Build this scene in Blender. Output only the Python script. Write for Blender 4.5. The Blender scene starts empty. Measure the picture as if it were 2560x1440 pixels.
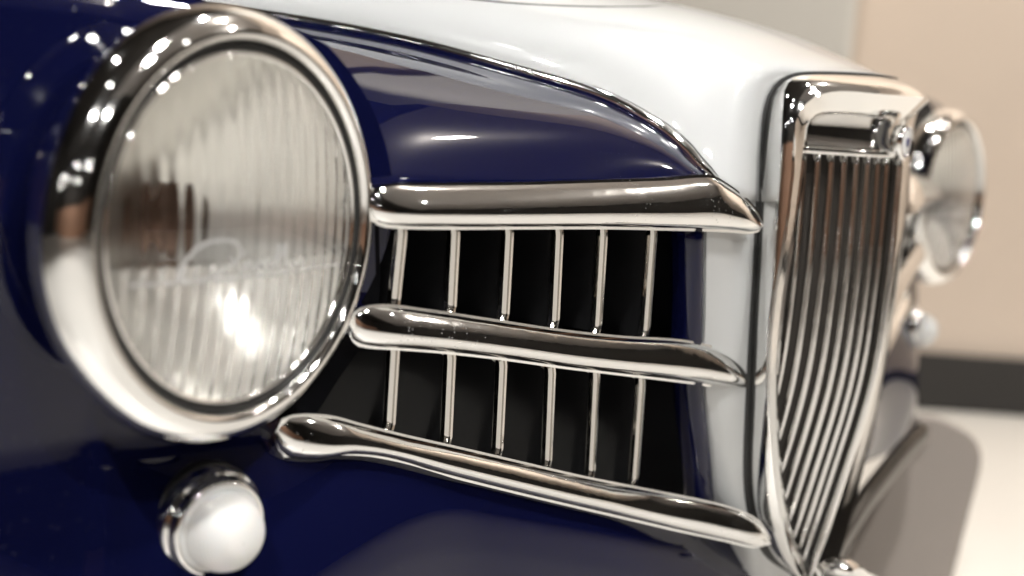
import bpy, bmesh, math, random
import numpy as np
from mathutils import Vector, Matrix, noise
random.seed(7)
sc = bpy.context.scene
C = sc.collection
# ------------------------------------------------------------------ camera
FPX = 3298.5; PITCH = .1347; ROLL = .0729; CAMZ = .7222
cam = bpy.data.cameras.new('camera'); co = bpy.data.objects.new('camera', cam); C.objects.link(co)
cam.lens = 36 * FPX / 2560; cam.sensor_width = 36; cam.clip_start = .02; cam.clip_end = 100
co.matrix_world = Matrix.Translation((0, 0, CAMZ)) @ Matrix.Rotation(math.pi/2 - PITCH, 4, 'X') @ Matrix.Rotation(ROLL, 4, 'Z')
cam.dof.use_dof = True; cam.dof.focus_distance = .90; cam.dof.aperture_fstop = 3.3; cam.dof.aperture_blades = 0
sc.camera = co
# ------------------------------------------------------------------ world, lamps, exposure
w_ = bpy.data.worlds.new('World'); sc.world = w_; w_.use_nodes = True
bg = w_.node_tree.nodes['Background']; bg.inputs[0].default_value = (1, .93, .85, 1); bg.inputs[1].default_value = .02
sc.view_settings.view_transform = 'Standard'; sc.view_settings.look = 'None'
sc.view_settings.exposure = -.10
sc.cycles.use_denoising = True
sc.cycles.max_bounces = 14; sc.cycles.glossy_bounces = 8; sc.cycles.transmission_bounces = 12; sc.cycles.transparent_max_bounces = 12
sc.cycles.sample_clamp_indirect = 60; sc.cycles.sample_clamp_direct = 0
sc.cycles.caustics_reflective = True; sc.cycles.caustics_refractive = True
def lamp(x, y, z, watts, r, col=(1, .9, .78), aim=None, cone=80):
    l = bpy.data.lights.new('spot_lamp', 'SPOT' if aim else 'POINT'); l.energy = watts; l.color = col; l.shadow_soft_size = r
    o = bpy.data.objects.new('spot_lamp', l); C.objects.link(o); o.location = (x, y, z)
    if aim:
        l.spot_size = math.radians(cone); l.spot_blend = .6
        o.rotation_euler = (Vector(aim) - Vector((x, y, z))).to_track_quat('-Z', 'Y').to_euler()
NEU, WRM = (1, .985, .955), (1, .94, .86)
for a in [(-.5, -.7, 3.3, 8, .05, NEU, (.0, .9, .7), 60),      # gallery spots on the car
          (1.6, -.2, 3.3, 14, .05, NEU, (.1, .9, .6), 60),
          (-1.5, .8, 3.3, 22, .05, NEU, (0, 1, .8), 60),
          (.7, 1.7, 3.4, 125, .06, NEU, (.1, 1.2, .8), 60),
          (1.0, .33, 3.3, 4200, .55, NEU, (-.135, .68, .64), 4.8),  # narrow spot added for the hot glow inside the near headlight
          (1.45, -.25, 3.3, 4200, .55, NEU, (-.135, .68, .64), 4.8),  # second one added beside it, to brighten the headlight lens further
          (1.2, -2.2, 3.3, 250, .05, NEU, (1.3, -1.0, 0), 100),    # on the floor
          (-.6, -1.8, 3.3, 400, .05, NEU, (.1, -.2, 0), 75),
          (3.2, .6, 3.3, 118, .05, NEU, (3.2, .6, 0), 110),
          (2.4, 1.6, 3.3, 168, .05, WRM, (2.2, 4, 1.1), 120),         # on the back wall
          (.4, 2.0, 3.3, 168, .05, WRM, (.6, 4, 1.1), 120),
          (4.0, 2.2, 3.3, 168, .05, WRM, (3.6, 4, 1.1), 120),
          (-.5, -4.2, 3.2, 120, .05, WRM, (-.5, -6.2, .8), 90),
          (1.8, 2.2, 3.95, 45, .05, WRM), (4.8, 2.2, 3.95, 45, .05, WRM)]:   # high on the back wall, added so the chrome bars reflect it brighter
    lamp(*a)
rl = random.Random(3)
for k in range(12):                                                  # the small spots of the dark ceiling in front of the car
    lamp(rl.uniform(-5, 4), rl.uniform(-5.7, -4), 2.7+rl.uniform(-.5, .4), 5, .028, NEU)
# ------------------------------------------------------------------ materials
def mat(name, base, rough=.5, metal=0., coat=0., coat_r=.03, spec=.5):
    m = bpy.data.materials.new(name); m.use_nodes = True
    p = m.node_tree.nodes['Principled BSDF']
    p.inputs['Base Color'].default_value = (*base, 1); p.inputs['Roughness'].default_value = rough
    p.inputs['Metallic'].default_value = metal; p.inputs['Coat Weight'].default_value = coat
    p.inputs['Coat Roughness'].default_value = coat_r; p.inputs['Coat IOR'].default_value = 1.42; p.inputs['Specular IOR Level'].default_value = spec
    return m, m.node_tree, p
def N_(nt, t, **kw):
    n = nt.nodes.new(t)
    for k, v in kw.items():
        if k in n.inputs: n.inputs[k].default_value = v
        else: setattr(n, k, v)
    return n
def noise_rough(m, nt, p, scale, lo, hi, detail=4):
    tc = N_(nt, 'ShaderNodeTexCoord'); n = N_(nt, 'ShaderNodeTexNoise', Scale=scale, Detail=detail)
    r = N_(nt, 'ShaderNodeMapRange'); r.inputs[3].default_value = lo; r.inputs[4].default_value = hi
    nt.links.new(tc.outputs['Object'], n.inputs['Vector']); nt.links.new(n.outputs[0], r.inputs[0]); nt.links.new(r.outputs[0], p.inputs['Roughness'])
    return tc
def dust(nt, p, base, scale=260., th=.06, col=(.6, .58, .55), amount=.5):
    """fine specks of dust lying on paint"""
    tc = N_(nt, 'ShaderNodeTexCoord'); v = N_(nt, 'ShaderNodeTexVoronoi', Scale=scale)
    lt = N_(nt, 'ShaderNodeMath', operation='LESS_THAN'); lt.inputs[1].default_value = th
    n = N_(nt, 'ShaderNodeTexNoise', Scale=9.); gt = N_(nt, 'ShaderNodeMapRange'); gt.inputs[1].default_value = .48; gt.inputs[2].default_value = .75
    mu = N_(nt, 'ShaderNodeMath', operation='MULTIPLY'); mu2 = N_(nt, 'ShaderNodeMath', operation='MULTIPLY'); mu2.inputs[1].default_value = amount
    mx = N_(nt, 'ShaderNodeMix', data_type='RGBA')
    nt.links.new(tc.outputs['Object'], v.inputs['Vector']); nt.links.new(tc.outputs['Object'], n.inputs['Vector'])
    nt.links.new(v.outputs['Distance'], lt.inputs[0]); nt.links.new(n.outputs[0], gt.inputs[0])
    nt.links.new(lt.outputs[0], mu.inputs[0]); nt.links.new(gt.outputs[0], mu.inputs[1]); nt.links.new(mu.outputs[0], mu2.inputs[0])
    nt.links.new(mu2.outputs[0], mx.inputs[0])
    mx.inputs[6].default_value = (*base, 1); mx.inputs[7].default_value = (*col, 1)
    nt.links.new(mx.outputs[2], p.inputs['Base Color'])
    return mu2
M = {}
nb = (.0026, .0034, .0225)
m, nt, p = mat('navy_paint', nb, .5, 0, 1, .02, 0.); M['navy'] = m
dust(nt, p, nb)
wb = (.47, .478, .478)
m, nt, p = mat('white_paint', wb, .4, 0, .8, .03); M['white'] = m
m, nt, p = mat('chrome', (.88, .875, .86), .05, 1); M['chrome'] = m
noise_rough(m, nt, p, 60, .03, .09)
def waver(nt, p, scale, dist):
    tc = N_(nt, 'ShaderNodeTexCoord'); n = N_(nt, 'ShaderNodeTexNoise', Scale=scale, Detail=2.); b = N_(nt, 'ShaderNodeBump', Strength=1., Distance=dist)
    nt.links.new(tc.outputs['Object'], n.inputs['Vector']); nt.links.new(n.outputs[0], b.inputs['Height']); nt.links.new(b.outputs[0], p.inputs['Normal'])
waver(nt, p, 40., .00025)
m, nt, p = mat('dusty_chrome', (.88, .875, .86), .05, 1); M['dchrome'] = m
noise_rough(m, nt, p, 60, .03, .10)
waver(nt, p, 40., .0003)
s_ = dust(nt, p, (.88, .875, .86), 330., .15, (.75, .72, .7), .8)
inv = N_(nt, 'ShaderNodeMath', operation='SUBTRACT'); inv.inputs[0].default_value = 1
nt.links.new(s_.outputs[0], inv.inputs[1]); nt.links.new(inv.outputs[0], p.inputs['Metallic'])
m, nt, p = mat('polished_trim', (.58, .56, .53), .08, 1); M['trim'] = m
m, nt, p = mat('black_paint', (.003, .003, .004), .5, 0, 0, .1, .03); M['black'] = m
m, nt, p = mat('rubber', (.012, .012, .012), .55); M['rubber'] = m
m, nt, p = mat('reflector', (.97, .96, .92), .17, 1); M['reflector'] = m
g2 = N_(nt, 'ShaderNodeBsdfAnisotropic', Roughness=.42, Color=(.97, .96, .93, 1)); mxs = N_(nt, 'ShaderNodeMixShader', Fac=.62)
nt.links.new(p.outputs[0], mxs.inputs[1]); nt.links.new(g2.outputs[0], mxs.inputs[2]); nt.links.new(mxs.outputs[0], nt.nodes['Material Output'].inputs[0])
m, nt, p = mat('bronze_cap', (.16, .10, .075), .3, .8); M['bronze'] = m
m, nt, p = mat('lens_glass', (.995, .995, .985), .015); M['glass'] = m
p.inputs['Transmission Weight'].default_value = 1; p.inputs['IOR'].default_value = 1.48
m, nt, p = mat('fin_paint', (.004, .004, .0045), .35, 0, .1, .1, .2); M['fin'] = m
m, nt, p = mat('bumper_iron', (.10, .092, .085), .3, 1); M['iron'] = m
m, nt, p = mat('core_paint', (.028, .023, .019), .6); M['core'] = m
m, nt, p = mat('frosted_lens', (.96, .94, .91), .22, 0, .5, .05); M['frost'] = m
p.inputs['Transmission Weight'].default_value = .3; p.inputs['Subsurface Weight'].default_value = .6; p.inputs['Subsurface Radius'].default_value = (.01, .009, .008); p.inputs['Subsurface Scale'].default_value = .6
m, nt, p = mat('enamel_white', (.85, .85, .85), .3, 0, .5); M['ewhite'] = m
m, nt, p = mat('enamel_blue', (.02, .03, .16), .3, 0, .5); M['eblue'] = m
m, nt, p = mat('amber_glass', (.7, .4, .03), .2); M['amber'] = m
m, nt, p = mat('floor_resin', (.73, .705, .665), .32); M['floor'] = m
noise_rough(m, nt, p, 3, .28, .42)
def plaster(name, c, v=.06):
    m, nt, p = mat(name, c, .75)
    tc = N_(nt, 'ShaderNodeTexCoord'); n = N_(nt, 'ShaderNodeTexNoise', Scale=2.2, Detail=6.)
    mx = N_(nt, 'ShaderNodeMix', data_type='RGBA'); mx.inputs[6].default_value = (*[a*(1-v) for a in c], 1); mx.inputs[7].default_value = (*[min(1, a*(1+v)) for a in c], 1)
    nt.links.new(tc.outputs['Object'], n.inputs['Vector']); nt.links.new(n.outputs[0], mx.inputs[0]); nt.links.new(mx.outputs[2], p.inputs['Base Color'])
    return m
M['wall'] = plaster('beige_plaster', (.63, .535, .455)); M['pillar'] = plaster('pale_plaster', (.62, .60, .56))
M['wallb'] = plaster('brown_plaster', (.26, .19, .15)); M['wallc'] = plaster('terracotta_plaster', (.50, .30, .21))
M['ceil'] = plaster('black_ceiling', (.035, .032, .03)); M['dark'] = plaster('dark_skirting', (.027, .025, .0235))
M['bay'] = plaster('ceiling_plaster', (.35, .34, .335)); M['panel'] = plaster('grey_panel', (.30, .265, .24), .02)
# ------------------------------------------------------------------ helpers, car frame: u = car's left, v = forward, w = up from headlight centre
OX, OY, YAW = .2119, 1.1891, .6094; HZ = .65
U = np.array([math.sin(YAW), math.cos(YAW)]); V = np.array([U[1], -U[0]]); O2 = np.array([OX, OY])
def ray(px, py):
    dx, dy = px-1280, py-720
    x = (dx*math.cos(ROLL)+dy*math.sin(ROLL))/FPX; up = -(-dx*math.sin(ROLL)+dy*math.cos(ROLL))/FPX
    return np.array([x, math.cos(PITCH)+up*math.sin(PITCH), -math.sin(PITCH)+up*math.cos(PITCH)])
def uvw(P): d = P[:2]-O2; return (d@U, d@V, P[2]+CAMZ-HZ)
def sight(px, py, g, t0=.25, t1=3.2, n=240):
    """point of a surface g(u,v,w)=0 that was measured in the photograph at px,py"""
    r = ray(px, py); a = t0; ga = g(*uvw(r*a))
    for i in range(1, n+1):
        b = t0+(t1-t0)*i/n; gb = g(*uvw(r*b))
        if ga*gb <= 0:
            for _ in range(30):
                c = (a+b)/2; gc = g(*uvw(r*c))
                if ga*gc <= 0: b = c
                else: a, ga = c, gc
            return np.array(uvw(r*(a+b)/2))
        a, ga = b, gb
    raise ValueError(('no hit', px, py))
def sights(pl, g): return [sight(*q, g) for q in pl]
def L(q): return (q[1], q[0], q[2]+HZ)          # (u,v,w) -> the car's local x,y,z
def resample(pts, n, ts=None):
    P = np.array(pts, float); d = np.r_[0, np.cumsum(np.linalg.norm(np.diff(P, axis=0), axis=1))]; d /= d[-1]
    # Catmull-Rom over arc length, so the curves are smooth
    ts = np.linspace(0, 1, n) if ts is None else ts; out = []
    m = np.zeros_like(P)
    for i in range(len(P)):
        a, b = max(i-1, 0), min(i+1, len(P)-1); m[i] = (P[b]-P[a])/(d[b]-d[a])
    for t in ts:
        i = min(max(np.searchsorted(d, t)-1, 0), len(P)-2); h = d[i+1]-d[i]; s = (t-d[i])/h
        out.append((2*s**3-3*s**2+1)*P[i]+(s**3-2*s**2+s)*h*m[i]+(-2*s**3+3*s**2)*P[i+1]+(s**3-s**2)*h*m[i+1])
    return np.array(out)
def build(name, verts, faces, m, parent=None, smooth=True, thick=0, local=True, bevel=0, angle=None):
    me = bpy.data.meshes.new(name); me.from_pydata([L(v) if local else tuple(v) for v in verts], [], faces); me.validate()
    bm = bmesh.new(); bm.from_mesh(me); bmesh.ops.remove_doubles(bm, verts=bm.verts, dist=1e-6); bmesh.ops.recalc_face_normals(bm, faces=bm.faces); bm.to_mesh(me); bm.free()
    for q in me.polygons: q.use_smooth = smooth
    if smooth and angle: me.set_sharp_from_angle(angle=math.radians(angle))
    me.materials.append(m); o = bpy.data.objects.new(name, me); C.objects.link(o)
    if parent: o.parent = parent
    if thick:
        s = o.modifiers.new('thickness', 'SOLIDIFY'); s.thickness = abs(thick); s.offset = 0
    if bevel:
        b = o.modifiers.new('bevel', 'BEVEL'); b.width = bevel; b.segments = 2; b.limit_method = 'ANGLE'
    return o
def grid_faces(nr, nc, base=0, closed=False):
    f = []
    for i in range(nr-1):
        for j in range(nc if closed else nc-1):
            k = (j+1) % nc
            f.append((base+i*nc+j, base+i*nc+k, base+(i+1)*nc+k, base+(i+1)*nc+j))
    return f
def loft(name, rows, m, parent, closed=False, caps=False, **kw):
    nr, nc = len(rows), len(rows[0]); v = [q for r in rows for q in r]; f = grid_faces(nr, nc, 0, closed)
    if caps: f += [tuple(range(nc)), tuple((nr-1)*nc+j for j in range(nc))]
    return build(name, v, f, m, parent, **kw)
def sweep(name, path, prof, side, m, parent, caps=True, scale=None, **kw):
    """closed profile (a,b) swept along a path; a runs along side x tangent, b along the side direction"""
    P = np.array(path, float); rows = []
    for i in range(len(P)):
        t = P[min(i+1, len(P)-1)]-P[max(i-1, 0)]; t /= np.linalg.norm(t)
        s = side(i) if callable(side) else np.array(side, float); s = s-t*(s@t); s /= np.linalg.norm(s); b = np.cross(t, s)
        k = scale[i] if scale else 1; rows.append([P[i]+(b*x+s*y)*k for x, y in prof])
    return loft(name, rows, m, parent, closed=True, caps=caps, **kw)
def roundprof(hw, hh, n=12): return [(hw*math.cos(2*math.pi*k/n), hh*math.sin(2*math.pi*k/n)) for k in range(n)]
def boxprof(hw, hh, r): 
    out = []
    for cx, cy, a0 in ((hw-r, hh-r, 0), (-hw+r, hh-r, 90), (-hw+r, -hh+r, 180), (hw-r, -hh+r, 270)):
        for k in range(4): a = math.radians(a0+30*k); out.append((cx+r*math.cos(a), cy+r*math.sin(a)))
    return out
def lathe(name, prof, m, parent, seg=96, closed=False, **kw):
    """profile (x, r) spun round the local x axis"""
    v = [(x, r*math.cos(2*math.pi*k/seg), r*math.sin(2*math.pi*k/seg)) for x, r in prof for k in range(seg)]
    f = grid_faces(len(prof), seg, 0, True)
    if closed: f += [((len(prof)-1)*seg+j, (len(prof)-1)*seg+(j+1) % seg, (j+1) % seg, j) for j in range(seg)]
    return build(name, v, f, m, parent, local=False, **kw)
def curve2(pts, n=5, rib=0):
    P = resample([(a, b) for a, b in pts], (len(pts)-1)*n+1)
    return [(a, max(b+rib*math.cos(i*math.pi/3), 1e-5) if 3 < i < len(P)-24 else b) for i, (a, b) in enumerate(P)]
def thing(name, label, cat, loc=(0, 0, 0), rz=0, group=None):
    o = bpy.data.objects.new(name, None); C.objects.link(o); o.location = loc; o.rotation_euler = (0, 0, rz); o['label'] = label; o['category'] = cat
    if group: o['group'] = group
    return o
def struct(o): o['kind'] = 'structure'; return o
def box(name, x0, x1, y0, y1, z0, z1, m, bevel=0):
    v = [(x, y, z) for x in (x0, x1) for y in (y0, y1) for z in (z0, z1)]
    return build(name, v, [(0, 1, 3, 2), (4, 6, 7, 5), (0, 4, 5, 1), (2, 3, 7, 6), (0, 2, 6, 4), (1, 5, 7, 3)], m, None, smooth=False, local=False, bevel=bevel)
# ------------------------------------------------------------------ the setting: pale gallery floor, plaster walls, black ceiling
WY = 3.52
struct(box('floor', -6, 8, -6, WY+.4, -.1, 0, M['floor']))
struct(box('wall', -6, 8, WY, WY+.2, 0, 4.2, M['wall']))
struct(box('wall', -6.2, -6, -6, WY, 0, 4.2, M['ceil']))
struct(box('wall', 8, 8.2, -6, WY, 0, 4.2, M['dark']))
struct(box('wall', -6, 8, -6.2, -6, 0, 4.2, M['dark']))
struct(box('ceiling', -6.2, 8.2, -6.2, WY+.2, 4.2, 4.3, M['ceil']))
struct(box('ceiling', 1.0, 7.9, -2.2, WY-.01, 4.12, 4.19, M['bay']))
struct(box('skirting', -6, 8, WY-.03, WY-.003, .004, .155, M['dark'], bevel=.006))
struct(box('dado', -6, 8, -5.997, -5.94, .004, 1.5, M['wallc'], bevel=.006))
def wx(px, py, y):                      # world x of a point seen at px,py on a plane y
    r = ray(px, py); return r[0]/r[1]*y
pl = struct(box('pillar', wx(1740, 40, 3.2)-.4, wx(2143, 60, 3.2), 3.2, WY-.004, 0, 4.196, M['pillar'], bevel=.02))
# ------------------------------------------------------------------ the car
car = thing('vintage_car', 'navy blue and white vintage car nose with chrome grille, side vents and round headlights', 'car', (OX, OY, 0), -YAW)
def rake(w): return -.2*max(0., -w)
def Nv(u, w): return .08*(u+.5)/.34+rake(w)
def on_nose(off=0.): return lambda u, v, w: v-Nv(u, w)-off
HU = -.6184                               # near headlight centre
# --- hood (bonnet), white
strip_px = [(1765, 440), (1720, 380), (1650, 320), (1500, 240), (1250, 165), (1000, 100), (700, 45)]
fu = lambda v: -.2+.45*(v-.06)
strip = sights(strip_px, lambda u, v, w: u-fu(v))
d = strip[-1]-strip[-2]; strip += [strip[-1]+d*1.3+np.array([0, 0, -.006]), strip[-1]+d*3.2+np.array([0, 0, -.02])]
# --- grille surfaces
ridge_px = [(2270, 300), (2268, 380), (2258, 520), (2240, 700), (2200, 950), (2120, 1210), (2045, 1425)]
rid = sights(ridge_px, lambda u, v, w: u); rid.sort(key=lambda q: q[2])
rw = [q[2] for q in rid]; rv = [q[1] for q in rid]
rw = [rw[0]-.12]+rw+[rw[-1]+.05]; rv = [rv[0]-(rv[1]-rv[0])/(rw[2]-rw[1])*.12]+rv+[rv[-1]+.0]
_rs = resample([(a, b, 0) for a, b in zip(rw, rv)], 200)
for _ in range(12): _rs[1:-1] = (_rs[:-2]+_rs[1:-1]*2+_rs[2:])/4
def Vc(w): return float(np.interp(w, _rs[:, 0], _rs[:, 1]))
def Fv(u, w): return Vc(w)-.05*(abs(u)/.13)**1.5
def on_grille(off): return lambda u, v, w: v-Fv(u, w)-off
outer_px = [(2180, 188), (2060, 183), (1985, 188), (1945, 210), (1920, 255), (1905, 350), (1895, 500), (1888, 650), (1880, 800), (1872, 1000), (1868, 1180), (1880, 1280), (1920, 1380)]
crest_px = [(2200, 235), (2100, 228), (2040, 240), (2000, 275), (1985, 320), (1975, 450), (1955, 600), (1930, 750), (1918, 900), (1922, 1050), (1935, 1200), (1960, 1330), (2000, 1440)]
inner_px = [(2180, 292), (2090, 288), (2045, 297), (2022, 325), (2018, 380), (2005, 500), (1985, 620), (1960, 800), (1948, 950), (1950, 1100), (1965, 1250), (1985, 1340), (2015, 1430)]
def arch(px, off, top):
    q = sights(px, on_grille(off)); t = q[0].copy()
    out = [np.array([0, Fv(0, t[2]+top)+off, t[2]+top])]+[p for p in q if p[0] < -.01]
    e = out[-1]; out.append(np.array([-.002, Fv(0, e[2]-.03)+off, e[2]-.03])) if e[0] < -.004 else None
    return out
OUT = arch(outer_px, -.018, 0); CRE = arch(crest_px, .012, .001); INN = arch(inner_px, -.005, 0)

MIR = Matrix.Scale(-1, 4, (0, 1, 0))
def mirror(o, parent=None):
    """the same piece on the car's other side"""
    c = o.copy(); c.data = o.data.copy(); c.data.transform(MIR); c.data.flip_normals(); C.objects.link(c); c.parent = parent or o.parent
    return c
# hood: cross-sections from the side moulding over the centre line and down the other side
tip = sights([(1893, 560), (1850, 490)], on_nose(.004))
tip[0] = OUT[-8] + (tip[0]-OUT[-8])*.08
side = resample(tip+strip, 46)
cen_px = [(2200, 190), (2050, 130), (1900, 70), (1750, 25)]
cen = sights(cen_px, lambda u, v, w: u); cen = [OUT[0]+np.array([0, -.002, .001])]+cen
d = cen[-1]-cen[-2]; cen += [cen[-1]+d*2.2+np.array([0, 0, -.012]), cen[-1]+d*7+np.array([0, 0, -.10])]
cen = resample(cen, 46)
front = [q for q in OUT if q[2] > tip[0][2]-.001][::-1]; front = resample([tip[0]]+[q for q in front if q[2] > tip[0][2]+.004], 29)
rows = []
for i in range(46):
    A, B = side[i], cen[i]; b = max(0, 1-i/15.)**1.4; row = []
    for j in range(29):
        t = j/28; ph = t*math.pi/2
        e = np.array([A[0]*math.cos(ph)**.95 if t < 1 else 0, A[1]+(B[1]-A[1])*(t*.6+.4*math.sin(ph)), A[2]+(B[2]-A[2])*math.sin(ph)**.9])
        f0, f1 = front[0], front[-1]
        g = front[j]-(f0*(1-t)+f1*t)+A*(1-t)+B*t
        row.append(e*(1-b)+g*b)
    rows.append(row)
hood_rows = rows
full = [r+[np.array([-q[0], q[1], q[2]]) for q in r[-2::-1]] for r in rows]
hood = loft('hood', full, M['white'], car, thick=.0015)
# --- white collar that runs down from the hood beside the grille
cl_px = [(1748, 462), (1750, 575), (1748, 800), (1746, 870), (1752, 1000), (1766, 1120), (1778, 1240), (1808, 1330), (1835, 1440), (1855, 1520)]
cr = [q for q in OUT if q[2] < .03]; cr = resample(cr, 40)
cl = resample(sights(cl_px, on_nose(-.006)), 40)
def collar_row(a, b):
    a = np.array(a); b = np.array(b); out = []
    k1 = a+np.array([-.001, .006, 0])
    for t in np.linspace(0, 1, 11): out.append(k1*(1-t)+b*t+np.array([-.006, .004, 0])*math.sin(math.pi*t))
    return [a+np.array([0, -.004, 0]), a]+out
collar = loft('nose_collar', [collar_row(cl[i], cr[i]) for i in range(40)], M['white'], car, angle=40)
mirror(collar)
LEDGE = .22
# --- navy panel between hood moulding, headlight and top bar
bt_px = [(1770, 448), (1650, 455), (1500, 460), (1300, 466), (1100, 468), (980, 470), (900, 478)]
bt = sights(bt_px, on_nose(-.004)); bt.append(np.array([-.56, -.05, .035])); bt.append(np.array([-.60, -.22, .07])); bt.append(np.array([-.66, -.5, .08]))
bt = resample(bt, 44); st = resample([q+np.array([0, 0, -.001]) for q in strip], 44)
rows = []
for i in range(44):
    a, b = bt[i], st[i]; n = np.array([-.35, .55, .75]); n /= np.linalg.norm(n)
    out = b-a; out = np.array([out[0], out[1], 0]); hl = np.linalg.norm(out); out /= hl
    led = min(.045, .3*hl); c = b-out*led+np.array([0, 0, -led*LEDGE]); h = np.linalg.norm(c-a)
    rows.append([a*(1-t)+c*t+n*h*.10*math.sin(math.pi*t) for t in np.linspace(0, 1, 19)]+[c*(1-t)+b*t for t in (.06, .3, .6, 1)])
panel = loft('nose_panel', rows, M['navy'], car, thick=.0012); mirror(panel)
# --- moulding along the seam
mp = resample(strip, 60); mp[0] = mp[0]+np.array([.002, .006, -.004])
def mside(i): return np.array([-.5, .4, .8])
mould = sweep('hood_moulding', mp, roundprof(.0048, .0052), mside, M['chrome'], car); mirror(mould)
seam = sweep('seam_rubber', [q+np.array([.003, 0, .002]) for q in mp], roundprof(.0036, .0040), mside, M['rubber'], car); mirror(seam)
# --- front fender and valance: one skin around the headlight and under the lower bar
def sstep(x, a, b): t = min(1, max(0, (x-a)/(b-a))); return t*t*(3-2*t)
def Sv(u, w):
    q = max(0, -.132-.35*.03*math.log(1+math.exp((u+.475)/.03))-w); bul = (.60*q-2.8*q*q if q < .2143 else -.60*(q-.2143))*(.1+.9*sstep(u, -.76, -.52))
    rr = max(0, -.66-u); return Nv(max(u, -.66), w)-1.9*rr*rr-.8*max(0, min(w, .1)-.03)**2+.28*max(0, -w-.118)*(1-sstep(u, -.60, -.38))*(.3+.7*sstep(u, -.95, -.7))+bul-.009+.0035*math.exp(-((u+.655-.10*(w+.16))/.010)**2)*max(0, min(1, (-w-.10)/.05))
def on_skin(off=0.): return lambda u, v, w: v-Sv(u, w)-off
b3m = sights([(700, 1085), (850, 1085), (1000, 1110), (1150, 1150), (1300, 1187), (1450, 1222), (1600, 1255), (1750, 1288), (1880, 1330)], on_nose())
bu = [q[0] for q in b3m]; bw = [q[2] for q in b3m]
def wlow(u): return float(np.interp(u, [-.75, -.3, -.1], [-.31, -.34, -.37]))
def crown(u, w):
    s = max(0, w-.10); f = min(s/.14, 1)*math.pi/2
    return (u, Sv(u, w)-.20*(1-math.cos(f))-max(0, s-.14)*4, max(wlow(u), min(w, .10))+.052*math.sin(f))
verts, faces, idx = [], [], {}
radii = [.088, .095, .105, .112, .118, .123, .128]+[.128+.0036*k*(1+k*.009) for k in range(1, 100)]
ring = []
NA = 360
for i, r in enumerate(radii):
    for k in range(NA):
        a = 2*math.pi*k/NA; u = HU+r*math.cos(a); w = r*math.sin(a); ring.append(crown(u, w))
edge_u = np.interp(np.linspace(-.45, .03, 40), [q[2] for q in cl[::-1]], [q[0] for q in cl[::-1]])
for i in range(len(radii)-1):
    for k in range(NA):
        f = (i*NA+k, i*NA+(k+1) % NA, (i+1)*NA+(k+1) % NA, (i+1)*NA+k)
        q = np.mean([ring[j] for j in f], axis=0); a = math.degrees(math.atan2(q[2], q[0]-HU)) % 360
        keep = i < 6 or (84 < a < 300)
        if not keep and q[2] < np.interp(q[0], bu, bw) and q[2] < -.08:
            keep = q[0] < np.interp(q[2], [p[2] for p in cl[::-1]], [p[0] for p in cl[::-1]])+.004
        if keep and q[0] > -1.05 and q[2] > wlow(q[0])+1e-4 and q[1] > -1: faces.append(f)
used = sorted({j for f in faces for j in f}); re_ = {j: n for n, j in enumerate(used)}
fender = build('front_fender', [ring[j] for j in used], [tuple(re_[j] for j in f) for f in faces], M['navy'], car); mirror(fender)
# --- side vents: dark recess, rounded navy post, slats
lv_px = [(948, 565), (945, 770), (900, 870), (845, 950), (790, 1035), (740, 1090)]
lv = resample(sights(lv_px, on_nose(-.008)), 24); rt = resample(sights([(1752, 560), (1750, 800), (1748, 860), (1755, 1000), (1768, 1120), (1780, 1260)], on_nose(-.006)), 24)
rows = []
for i in range(24):
    a, b = lv[i], rt[i]; row = [a+np.array([-.03, -.02, 0]), a, a+np.array([.001, -.008, 0]), a+np.array([.004, -.07, 0])]
    row += [a*(1-t)+b*t+np.array([0, -.075, 0]) for t in (.25, .5, .75)]+[b+np.array([-.012, -.07, 0]), b+np.array([-.004, -.02, 0]), b+np.array([0, -.004, 0])]
    rows.append(row)
vent = loft('side_vent', rows, M['black'], car, smooth=False); 
post = sweep('vent_post', [q+np.array([-.010, -.006, 0]) for q in rt], boxprof(.010, .012, .0075), lambda i: np.array([-.3, 1, 0]), M['navy'], vent)
up = [((1005, 572), (985, 770)), ((1137, 572), (1127, 776)), ((1272, 572), (1260, 796)), ((1397, 572), (1386, 810)), ((1508, 572), (1493, 822)), ((1633, 572), (1613, 838))]
lo = [((986, 866), (974, 1068)), ((1127, 884), (1117, 1104)), ((1256, 902), (1245, 1134)), ((1378, 919), (1368, 1164)), ((1490, 930), (1477, 1188)), ((1604, 944), (1585, 1210))]
n0 = np.array([-.42, .9, 0]); n0 /= np.linalg.norm(n0)
SLP = [(1.28*a, b) for a, b in ((-.0033, -.0024), (.0033, -.0024), (.0034, -.0006), (.0027, .0010), (.0011, .0021), (.0006, .0008), (-.0004, .0006), (-.0009, .0019), (-.0022, .0014), (-.0034, -.0012))]
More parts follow.
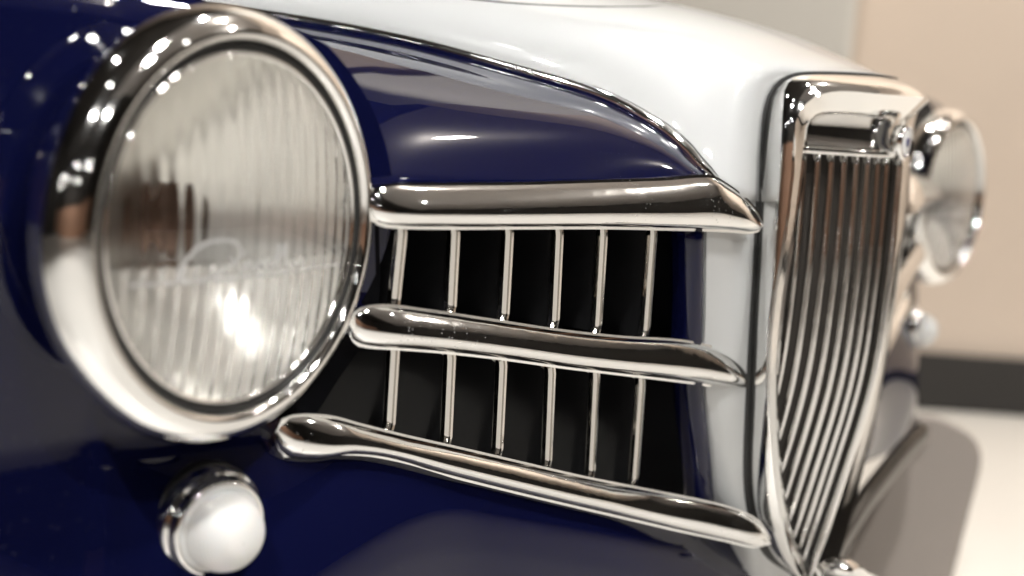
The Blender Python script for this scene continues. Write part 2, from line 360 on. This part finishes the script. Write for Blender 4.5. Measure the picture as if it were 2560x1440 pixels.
for k, (a, b) in enumerate(up+lo):
    A, B = sight(*a, on_nose(-.004)), sight(*b, on_nose(-.004)); e = (A-B)/np.linalg.norm(A-B)
    bk = np.array([-.10, -1, 0]); bk /= np.linalg.norm(bk)
    R = .010; path = []
    A2 = A+e*.004; B2 = B-e*.002
    for t in np.linspace(0, 1, 5): path.append(A2+bk*(.032*(1-t)+R*t)+e*.001*(1-t))
    for q in (20, 45, 70): path.append(A2+bk*R*(1-math.sin(math.radians(q)))-e*R*.55*(1-math.cos(math.radians(q))))
    for t in np.linspace(.06, .95, 12): path.append(A*(1-t)+B*t)
    for q in (25, 50, 75): path.append(B2+bk*R*1.3*(1-math.cos(math.radians(q)))-e*.004*math.sin(math.radians(q)))
    path.append(B2+bk*.028-e*.005)
    sl = sweep('slat', path, SLP, n0, M['trim'], vent, angle=24)
    f0 = [A2+bk*.001, B2+bk*.001, B2+bk*.06, A2+bk*.06]; off = np.array([.0011, 0, 0])
    build('fin', [q+off for q in f0]+[q-off for q in f0], [(0, 1, 2, 3), (7, 6, 5, 4), (0, 4, 5, 1), (1, 5, 6, 2), (2, 6, 7, 3), (3, 7, 4, 0)], M['fin'], sl, smooth=False)
# --- the three chrome bars
def bar(top, bot, h, n=64, peak=.42, m='dchrome', lipw=.0022, g=on_nose()):
    T = resample(sights(top, g), n); B = resample(sights(bot, g), n); rows = []; wid = max(np.linalg.norm(T-B, axis=1))
    for i in range(n):
        wd = np.linalg.norm(T[i]-B[i]); s = i/(n-1); k = min(1, (max(0, min(s, 1-s))/.09))**.5; hh = h*k*min(1, (wd/wid)**.35)
        tn = T[min(i+1, n-1)]-T[max(i-1, 0)]; nn = np.array([-.18, 1, .0]); row = []
        up_ = (T[i]-B[i])/max(wd, 1e-6)
        row.append(B[i]-np.array([0, .02, 0])); row.append(B[i]-up_*lipw*.6); row.append(B[i]-up_*lipw*.6+nn*lipw); row.append(B[i]+nn*lipw*1.2+up_*.001)
        for a in np.linspace(.02, .98, 22):
            x = a; t_ = (a-peak)/(1-peak); y = math.sqrt(max(0, 1-((peak-a)/peak)**2)) if a < peak else 1-.80*t_**1.5-.1*max(0, t_-.85)/.15
            row.append(B[i]*(1-x)+T[i]*x+nn*(lipw*.6+hh*y))
        row.append(T[i]+nn*lipw*1.2-up_*.001); row.append(T[i]+up_*lipw*.6+nn*lipw); row.append(T[i]+up_*lipw*.6); row.append(T[i]-np.array([0, .02, 0]))
        rows.append(row)
    return loft('trim_bar', rows, M[m], car, closed=True, caps=True, angle=55)
b1 = bar([(917, 500), (928, 478), (960, 464), (1100, 461), (1300, 459), (1500, 453), (1650, 448), (1770, 441), (1812, 462), (1850, 490), (1885, 525), (1902, 553)],
         [(917, 520), (926, 548), (960, 563), (1100, 568), (1300, 568), (1500, 568), (1650, 571), (1770, 574), (1830, 577), (1865, 580), (1890, 575), (1902, 560)], .0135, peak=.36)
b2 = bar([(868, 815), (882, 779), (945, 764), (1050, 774), (1200, 796), (1400, 826), (1550, 842), (1700, 852), (1790, 872), (1838, 902), (1860, 926), (1868, 940)],
         [(868, 825), (878, 852), (905, 863), (1000, 870), (1100, 878), (1250, 895), (1400, 916), (1550, 934), (1700, 952), (1800, 966), (1848, 973), (1867, 956)], .0145, peak=.36)
b3 = bar([(684, 1085), (705, 1045), (810, 1040), (900, 1062), (1000, 1087), (1150, 1121), (1300, 1156), (1450, 1191), (1600, 1221), (1750, 1251), (1830, 1272), (1890, 1302), (1921, 1345)],
         [(684, 1095), (700, 1135), (770, 1146), (850, 1132), (950, 1140), (1100, 1182), (1250, 1220), (1400, 1256), (1550, 1291), (1700, 1326), (1800, 1347), (1880, 1364), (1921, 1355)], .0145, peak=.36, g=lambda u, v, w: v-Nv(u, w)-.35*max(0, u+.2))
for b in (b1, b2, b3): mirror(b)
# --- radiator grille
n = 72
o_, c_, i_ = resample(OUT, n), resample(CRE, n), resample(INN, n)
# keep the three curves in step by height along the legs
def step(P): 
    P = np.array(P); k = int(np.argmin(P[:, 0]+0*P[:, 2])); return P
def shell_row(o, c, q):
    A = [o*(1-t)+c*t+np.array([-.0055, .0060, 0])*math.sin(math.pi*t**.9)*(1-.35*t) for t in np.linspace(0, .93, 12)]
    B = [c*(1-t)+q*t for t in (.10, .35, .65, .94)]
    return [o+np.array([0, -.02, 0])]+A+[A[-1]*.25+B[0]*.15+c*.6+np.array([0, .0006, 0])]+B+[q+np.array([0, -.0012, 0]), q+np.array([.0004, -.004, 0]), q+np.array([.0006, -.022, 0])]
rows = [shell_row(o_[k], c_[k], i_[k]) for k in range(n)]
full = rows[::-1]+[[np.array([-p[0], p[1], p[2]]) for p in r] for r in rows[1:]]
shell = loft('radiator_grille', full, M['chrome'], car, angle=42)
gs = [float(np.interp(o[2], [.085, .112], [1, .5])) for o in o_]; gas = [o+np.array([-.003*k, -.001, .001-.002*(1-k)]) for o, k in zip(o_, gs)]; gas = gas[::-1]+[np.array([-p[0], p[1], p[2]]) for p in gas[1:]]
sweep('gasket', gas, roundprof(.0029, .0029), np.array([.02, 1, .03]), M['rubber'], shell, scale=gs[::-1]+gs[1:])
iu = {}
leg = [p for p in i_ if p[2] < .058]; lw = [p[2] for p in leg[::-1]]; lu = [p[0] for p in leg[::-1]]
WT = .057
# header plate with its rolled lip, and the dark core behind the bars
hr = []
for w in np.linspace(WT, .09, 9):
    s = (w-WT)/(.09-WT); uu = .112
    hr.append([np.array([u, Fv(u, w)-.010-.006*math.sin(math.pi*s), w]) for u in np.linspace(-uu, uu, 41)])
loft('header_plate', hr, M['chrome'], shell, thick=.0012)
sweep('header_lip', [np.array([u, Fv(u, WT)-.008, WT]) for u in np.linspace(-.110, .110, 41)], roundprof(.0022, .003), np.array([0, 0, 1.]), M['chrome'], shell)
cr_ = []
for w in np.linspace(-.36, WT+.004, 26):
    uu = -np.interp(w, lw, lu)+.006; cr_.append([np.array([u, Fv(u, w)-.032, w]) for u in np.linspace(-uu, uu, 21)])
loft('grille_core', cr_, M['core'], shell)
for k in range(-8, 9):
    u = k*.0131; ws = [w for w in np.linspace(WT, -.345, 44) if abs(u) < -np.interp(w, lw, lu)-.0015]
    if len(ws) < 3: continue
    hw = .0021 if k else .0032
    sweep('grille_bar', [np.array([u, Fv(u, w)-.012+(.006 if not k else 0), w]) for w in ws], boxprof(hw, .0030, .0014), np.array([0, 1., 0]), M['chrome'], shell)
# badge on the prow
bd = sight(2268, 356, lambda u, v, w: u); bx, bz = bd[1]-.003, bd[2]+HZ
badge = lathe('badge', [(-.007, .0145), (0, .0155), (.003, .0150), (.0036, .0135), (.0022, .0125)], M['chrome'], shell, seg=48); badge.location = (bx, 0, bz)
for nm, prof, m in (('enamel_ring', [(.0018, .0127), (.0026, .0122), (.0026, .0108)], 'eblue'), ('enamel_disc', [(.0024, .0110), (.0031, .0104), (.0033, .0001)], 'ewhite')):
    e = lathe(nm, prof, M[m], badge, seg=40)
sh = [(-.0032, .0036), (.0032, .0036), (.0032, -.0012), (0, -.0042), (-.0032, -.0012)]
e = build('shield_emblem', [(.0034, y, z) for y, z in sh]+[(.0042, y*.9, z*.9) for y, z in sh], [(9, 8, 7, 6, 5)]+[(k, (k+1) % 5, 5+(k+1) % 5, 5+k) for k in range(5)], M['eblue'], badge, smooth=False, local=False)
# --- headlights
RL = .0955
bez = curve2([(-.045, .100), (-.026, .1110), (-.0165, .1143), (-.0105, .1141), (-.0035, .1117), (.0022, .1065), (.0046, .1015), (.0044, .0990), (.002, .0972), (-.002, .0965), (-.012, .0965)], 5)
TILT, TOE = .0101, .059
head = lathe('headlight', bez, M['chrome'], car, seg=160)
lathe('rubber_ring', [(-.012, .0966), (-.0015, .0965), (-.0005, .0945), (-.0015, .0922), (-.012, .0918)], M['rubber'], head, seg=128)
lathe('lens_rim', curve2([(-.010, .0920), (-.0012, .0920), (.0012, .0910), (.0008, .0896), (-.003, .0888)], 4), M['chrome'], head, seg=128)
# fluted glass: smooth dome outside, upright flutes inside
def lens():
    nr, ns = 44, 220; R = .0902; v, f = [], []
    for sgn in (0, 1):
        for i in range(nr+1):
            r = R*max(i/nr, .0008)
            for k in range(ns):
                a = 2*math.pi*k/ns; y, z = r*math.cos(a), r*math.sin(a); x = .010*(1-(r/R)**2)**1.0
                if sgn:
                    x -= .0036
                    if i < nr: x += .00045*math.cos(2*math.pi*y/.0100)*(2.0 if z < -.016 else .8)+(.0012*math.exp(-((z+.016)/.0012)**2))
                v.append((x, y, z))
    f += grid_faces(nr+1, ns, 0, True); f += grid_faces(nr+1, ns, (nr+1)*ns, True)
    for k in range(ns):
        a, b = nr*ns+k, nr*ns+(k+1) % ns; c, d = (2*nr+1)*ns+k, (2*nr+1)*ns+(k+1) % ns; f.append((a, b, d, c))
    f.append(tuple(range(ns))); f.append(tuple((nr+1)*ns+k for k in range(ns)))
    return build('lens', v, f, M['glass'], head, local=False)
lens()
lathe('reflector', curve2([(-.004, .0935), (-.012, .088), (-.028, .0745), (-.046, .0565), (-.060, .037), (-.068, .018), (-.070, .002)], 5), M['reflector'], head, seg=128)
lathe('bulb_cap', curve2([(-.070, .010), (-.060, .017), (-.0565, .0205), (-.0525, .0200), (-.0495, .013), (-.0485, .006), (-.0483, .0005)], 4), M['bronze'], head, seg=48)
# raised script on the inside of the glass
def script():
    pts = [(-.026, -.004), (-.020, .006), (-.010, .010), (.000, .009), (.004, .004), (.001, .001), (-.002, .003)]
    pts2 = [(-.026, -.004), (-.018, -.006), (-.008, -.003), (.000, .000), (.004, -.003), (.008, .001), (.010, -.004), (.014, .000), (.016, -.003), (.019, .002), (.021, -.003), (.025, .007), (.024, -.003), (.029, .007), (.029, -.003), (.034, .000), (.036, -.003), (.040, .000)]
    v, f = [], []
    for P in (pts, pts2, [(-.046, -.0058), (0, -.0055), (.05, -.0052), (.068, -.005)]):
        P = resample([(0, a, b) for a, b in P], 60); pr = roundprof(.0010, .0010, 6); base = len(v)
        for i, q in enumerate(P):
            y, z = (q[1]-.007)*1.35-.003, q[2]*1.25-.0165; x = .010*(1-(y*y+z*z)/.0902**2)-.0042
            t = P[min(i+1, 59)]-P[max(i-1, 0)]; t /= np.linalg.norm(t); s = np.array([0, -t[2], t[1]])
            for a, b in pr: v.append((x+a, y+s[1]*b, z+s[2]*b))
        f += grid_faces(60, 6, base, True)
    return build('lens_script', v, f, M['ewhite'], head, local=False)
script()
def place_head(o, s, dv=0.):
    n = Vector((math.cos(TOE)*math.cos(TILT), -s*math.sin(TOE), math.sin(TILT))).normalized(); y = Vector((0, 0, 1)).cross(n).normalized(); z = n.cross(y)
    R = Matrix((n, y, z)).transposed().to_4x4(); o.matrix_local = Matrix.Translation((dv, s*.6184, HZ)) @ R
far = head.copy(); C.objects.link(far); far.parent = car
for ch in list(head.children):
    c = ch.copy(); C.objects.link(c); c.parent = far
place_head(head, -1); place_head(far, 1, -.011)
# --- indicator lamp low on the fender
ip = sight(528, 1308, on_skin(-.004))
ind = lathe('indicator_lamp', curve2([(-.012, .0325), (-.002, .033), (.003, .0322), (.006, .0300), (.009, .0288), (.0115, .0272), (.0105, .0250), (.008, .0245)], 4), M['chrome'], car, seg=72)
lathe('rubber_base', [(-.016, .0338), (-.006, .0338), (-.0045, .0334), (-.0045, .031)], M['rubber'], ind, seg=64)
lathe('frosted_dome', [(.006, .0252), (.0105, .0252), (.0115, .0246), (.0117, .0232)]+curve2([(.0118, .0226), (.017, .0222), (.022, .0208), (.028, .0175), (.0325, .0115), (.0345, .005), (.035, .0003)], 16, .0005), M['frost'], ind, seg=64)
lathe('dish', curve2([(.0075, .0240), (.003, .0195), (.000, .012), (-.001, .002)], 4), M['reflector'], ind, seg=48)
lathe('bulb', curve2([(-.001, .0045), (.004, .0060), (.011, .0066), (.016, .0045), (.0178, .0004)], 4), M['ewhite'], ind, seg=32)
ind.location = L(ip); ind.rotation_euler = (0, math.radians(3), math.radians(-12))
ind2 = ind.copy(); C.objects.link(ind2); ind2.parent = car; ind2.location = L((-ip[0], ip[1], ip[2]))
for ch in list(ind.children):
    c = ch.copy(); C.objects.link(c); c.parent = ind2
ind2.rotation_euler = (0, math.radians(3), math.radians(12))
# --- hood scoop seam at the top, near the picture's upper edge
from mathutils.bvhtree import BVHTree
def on_hood(px):
    bm = bmesh.new(); bm.from_mesh(hood.data); t = BVHTree.FromBMesh(bm); out = []
    for q in px:
        r = ray(*q); o = np.array([0, 0, CAMZ]); d2 = np.array([r[:2]@V, r[:2]@U, r[2]]); o2 = np.array([-(O2@V), -(O2@U), CAMZ])
        h = t.ray_cast(Vector(o2), Vector(d2).normalized())[0]
        if h: out.append(np.array([h.y, h.x, h.z-HZ]))
    bm.free(); return out
s2 = on_hood([(1560, -14), (1610, -3), (1660, 4), (1700, 11), (1730, 17)])
if len(s2) > 2: sweep('hood_seam', resample(s2, 20), roundprof(.0042, .0015, 8), np.array([0, .2, 1.]), M['rubber'], car)
s1 = on_hood([(1100, -12), (1180, 0), (1300, 11), (1420, 17), (1520, 19), (1620, 18), (1690, 15)])
if len(s1) > 2: sweep('hood_seam', resample(s1, 30), roundprof(.0019, .0013, 8), np.array([0, .2, 1.]), M['rubber'], car)
# --- front bumper, only its crown shows under the grille
ir = [sight(*q, lambda u, v, w: v-.04, t0=1.0) for q in ((2060, 1420), (2110, 1335), (2160, 1255), (2210, 1190), (2262, 1125), (2305, 1082))]
sweep('bumper_iron', resample(ir, 40), boxprof(.012, .008, .005), np.array([0, 1, 0]), M['iron'], car)
bp = [sight(*q, lambda u, v, w: v-.125, t0=1.0) for q in ((2092, 1420), (2108, 1414), (2128, 1424), (2165, 1447), (2215, 1487), (2250, 1530))]
sweep('bumper', resample(bp, 70), roundprof(.007, .014, 14), np.array([0, 1, 0]), M['chrome'], car)
# ------------------------------------------------------------------ grey panel on the floor beyond the car
PY = 1.95
def onp(px, py): r = ray(px, py); return r[0]/r[1]*PY, CAMZ+r[2]/r[1]*PY
pp = [onp(*q) for q in ((2120, 1400), (2255, 1150), (2290, 1068), (2300, 1052), (2312, 1046), (2328, 1044), (2345, 1046), (2375, 1058), (2405, 1073), (2428, 1088), (2444, 1106), (2453, 1128), (2455, 1150), (2452, 1180), (2385, 1440))]
a, b = pp[-2], pp[-1]; k = a[1]/(a[1]-b[1]); pp.append((a[0]+(b[0]-a[0])*k, .004)); pp.append((pp[0][0]-.16, .004))
npn = len(pp)
pv = [(x, PY, z) for x, z in pp]+[(x, PY+.03, z) for x, z in pp]
pan = build('grey_panel', pv, [tuple(range(npn)), tuple(range(2*npn-1, npn-1, -1))]+[(i, (i+1) % npn, npn+(i+1) % npn, npn+i) for i in range(npn)], M['panel'], None, smooth=False, local=False, bevel=.004)
pan['label'] = 'plain grey panel with rounded top corner standing on the pale floor beyond the grille'; pan['category'] = 'panel'
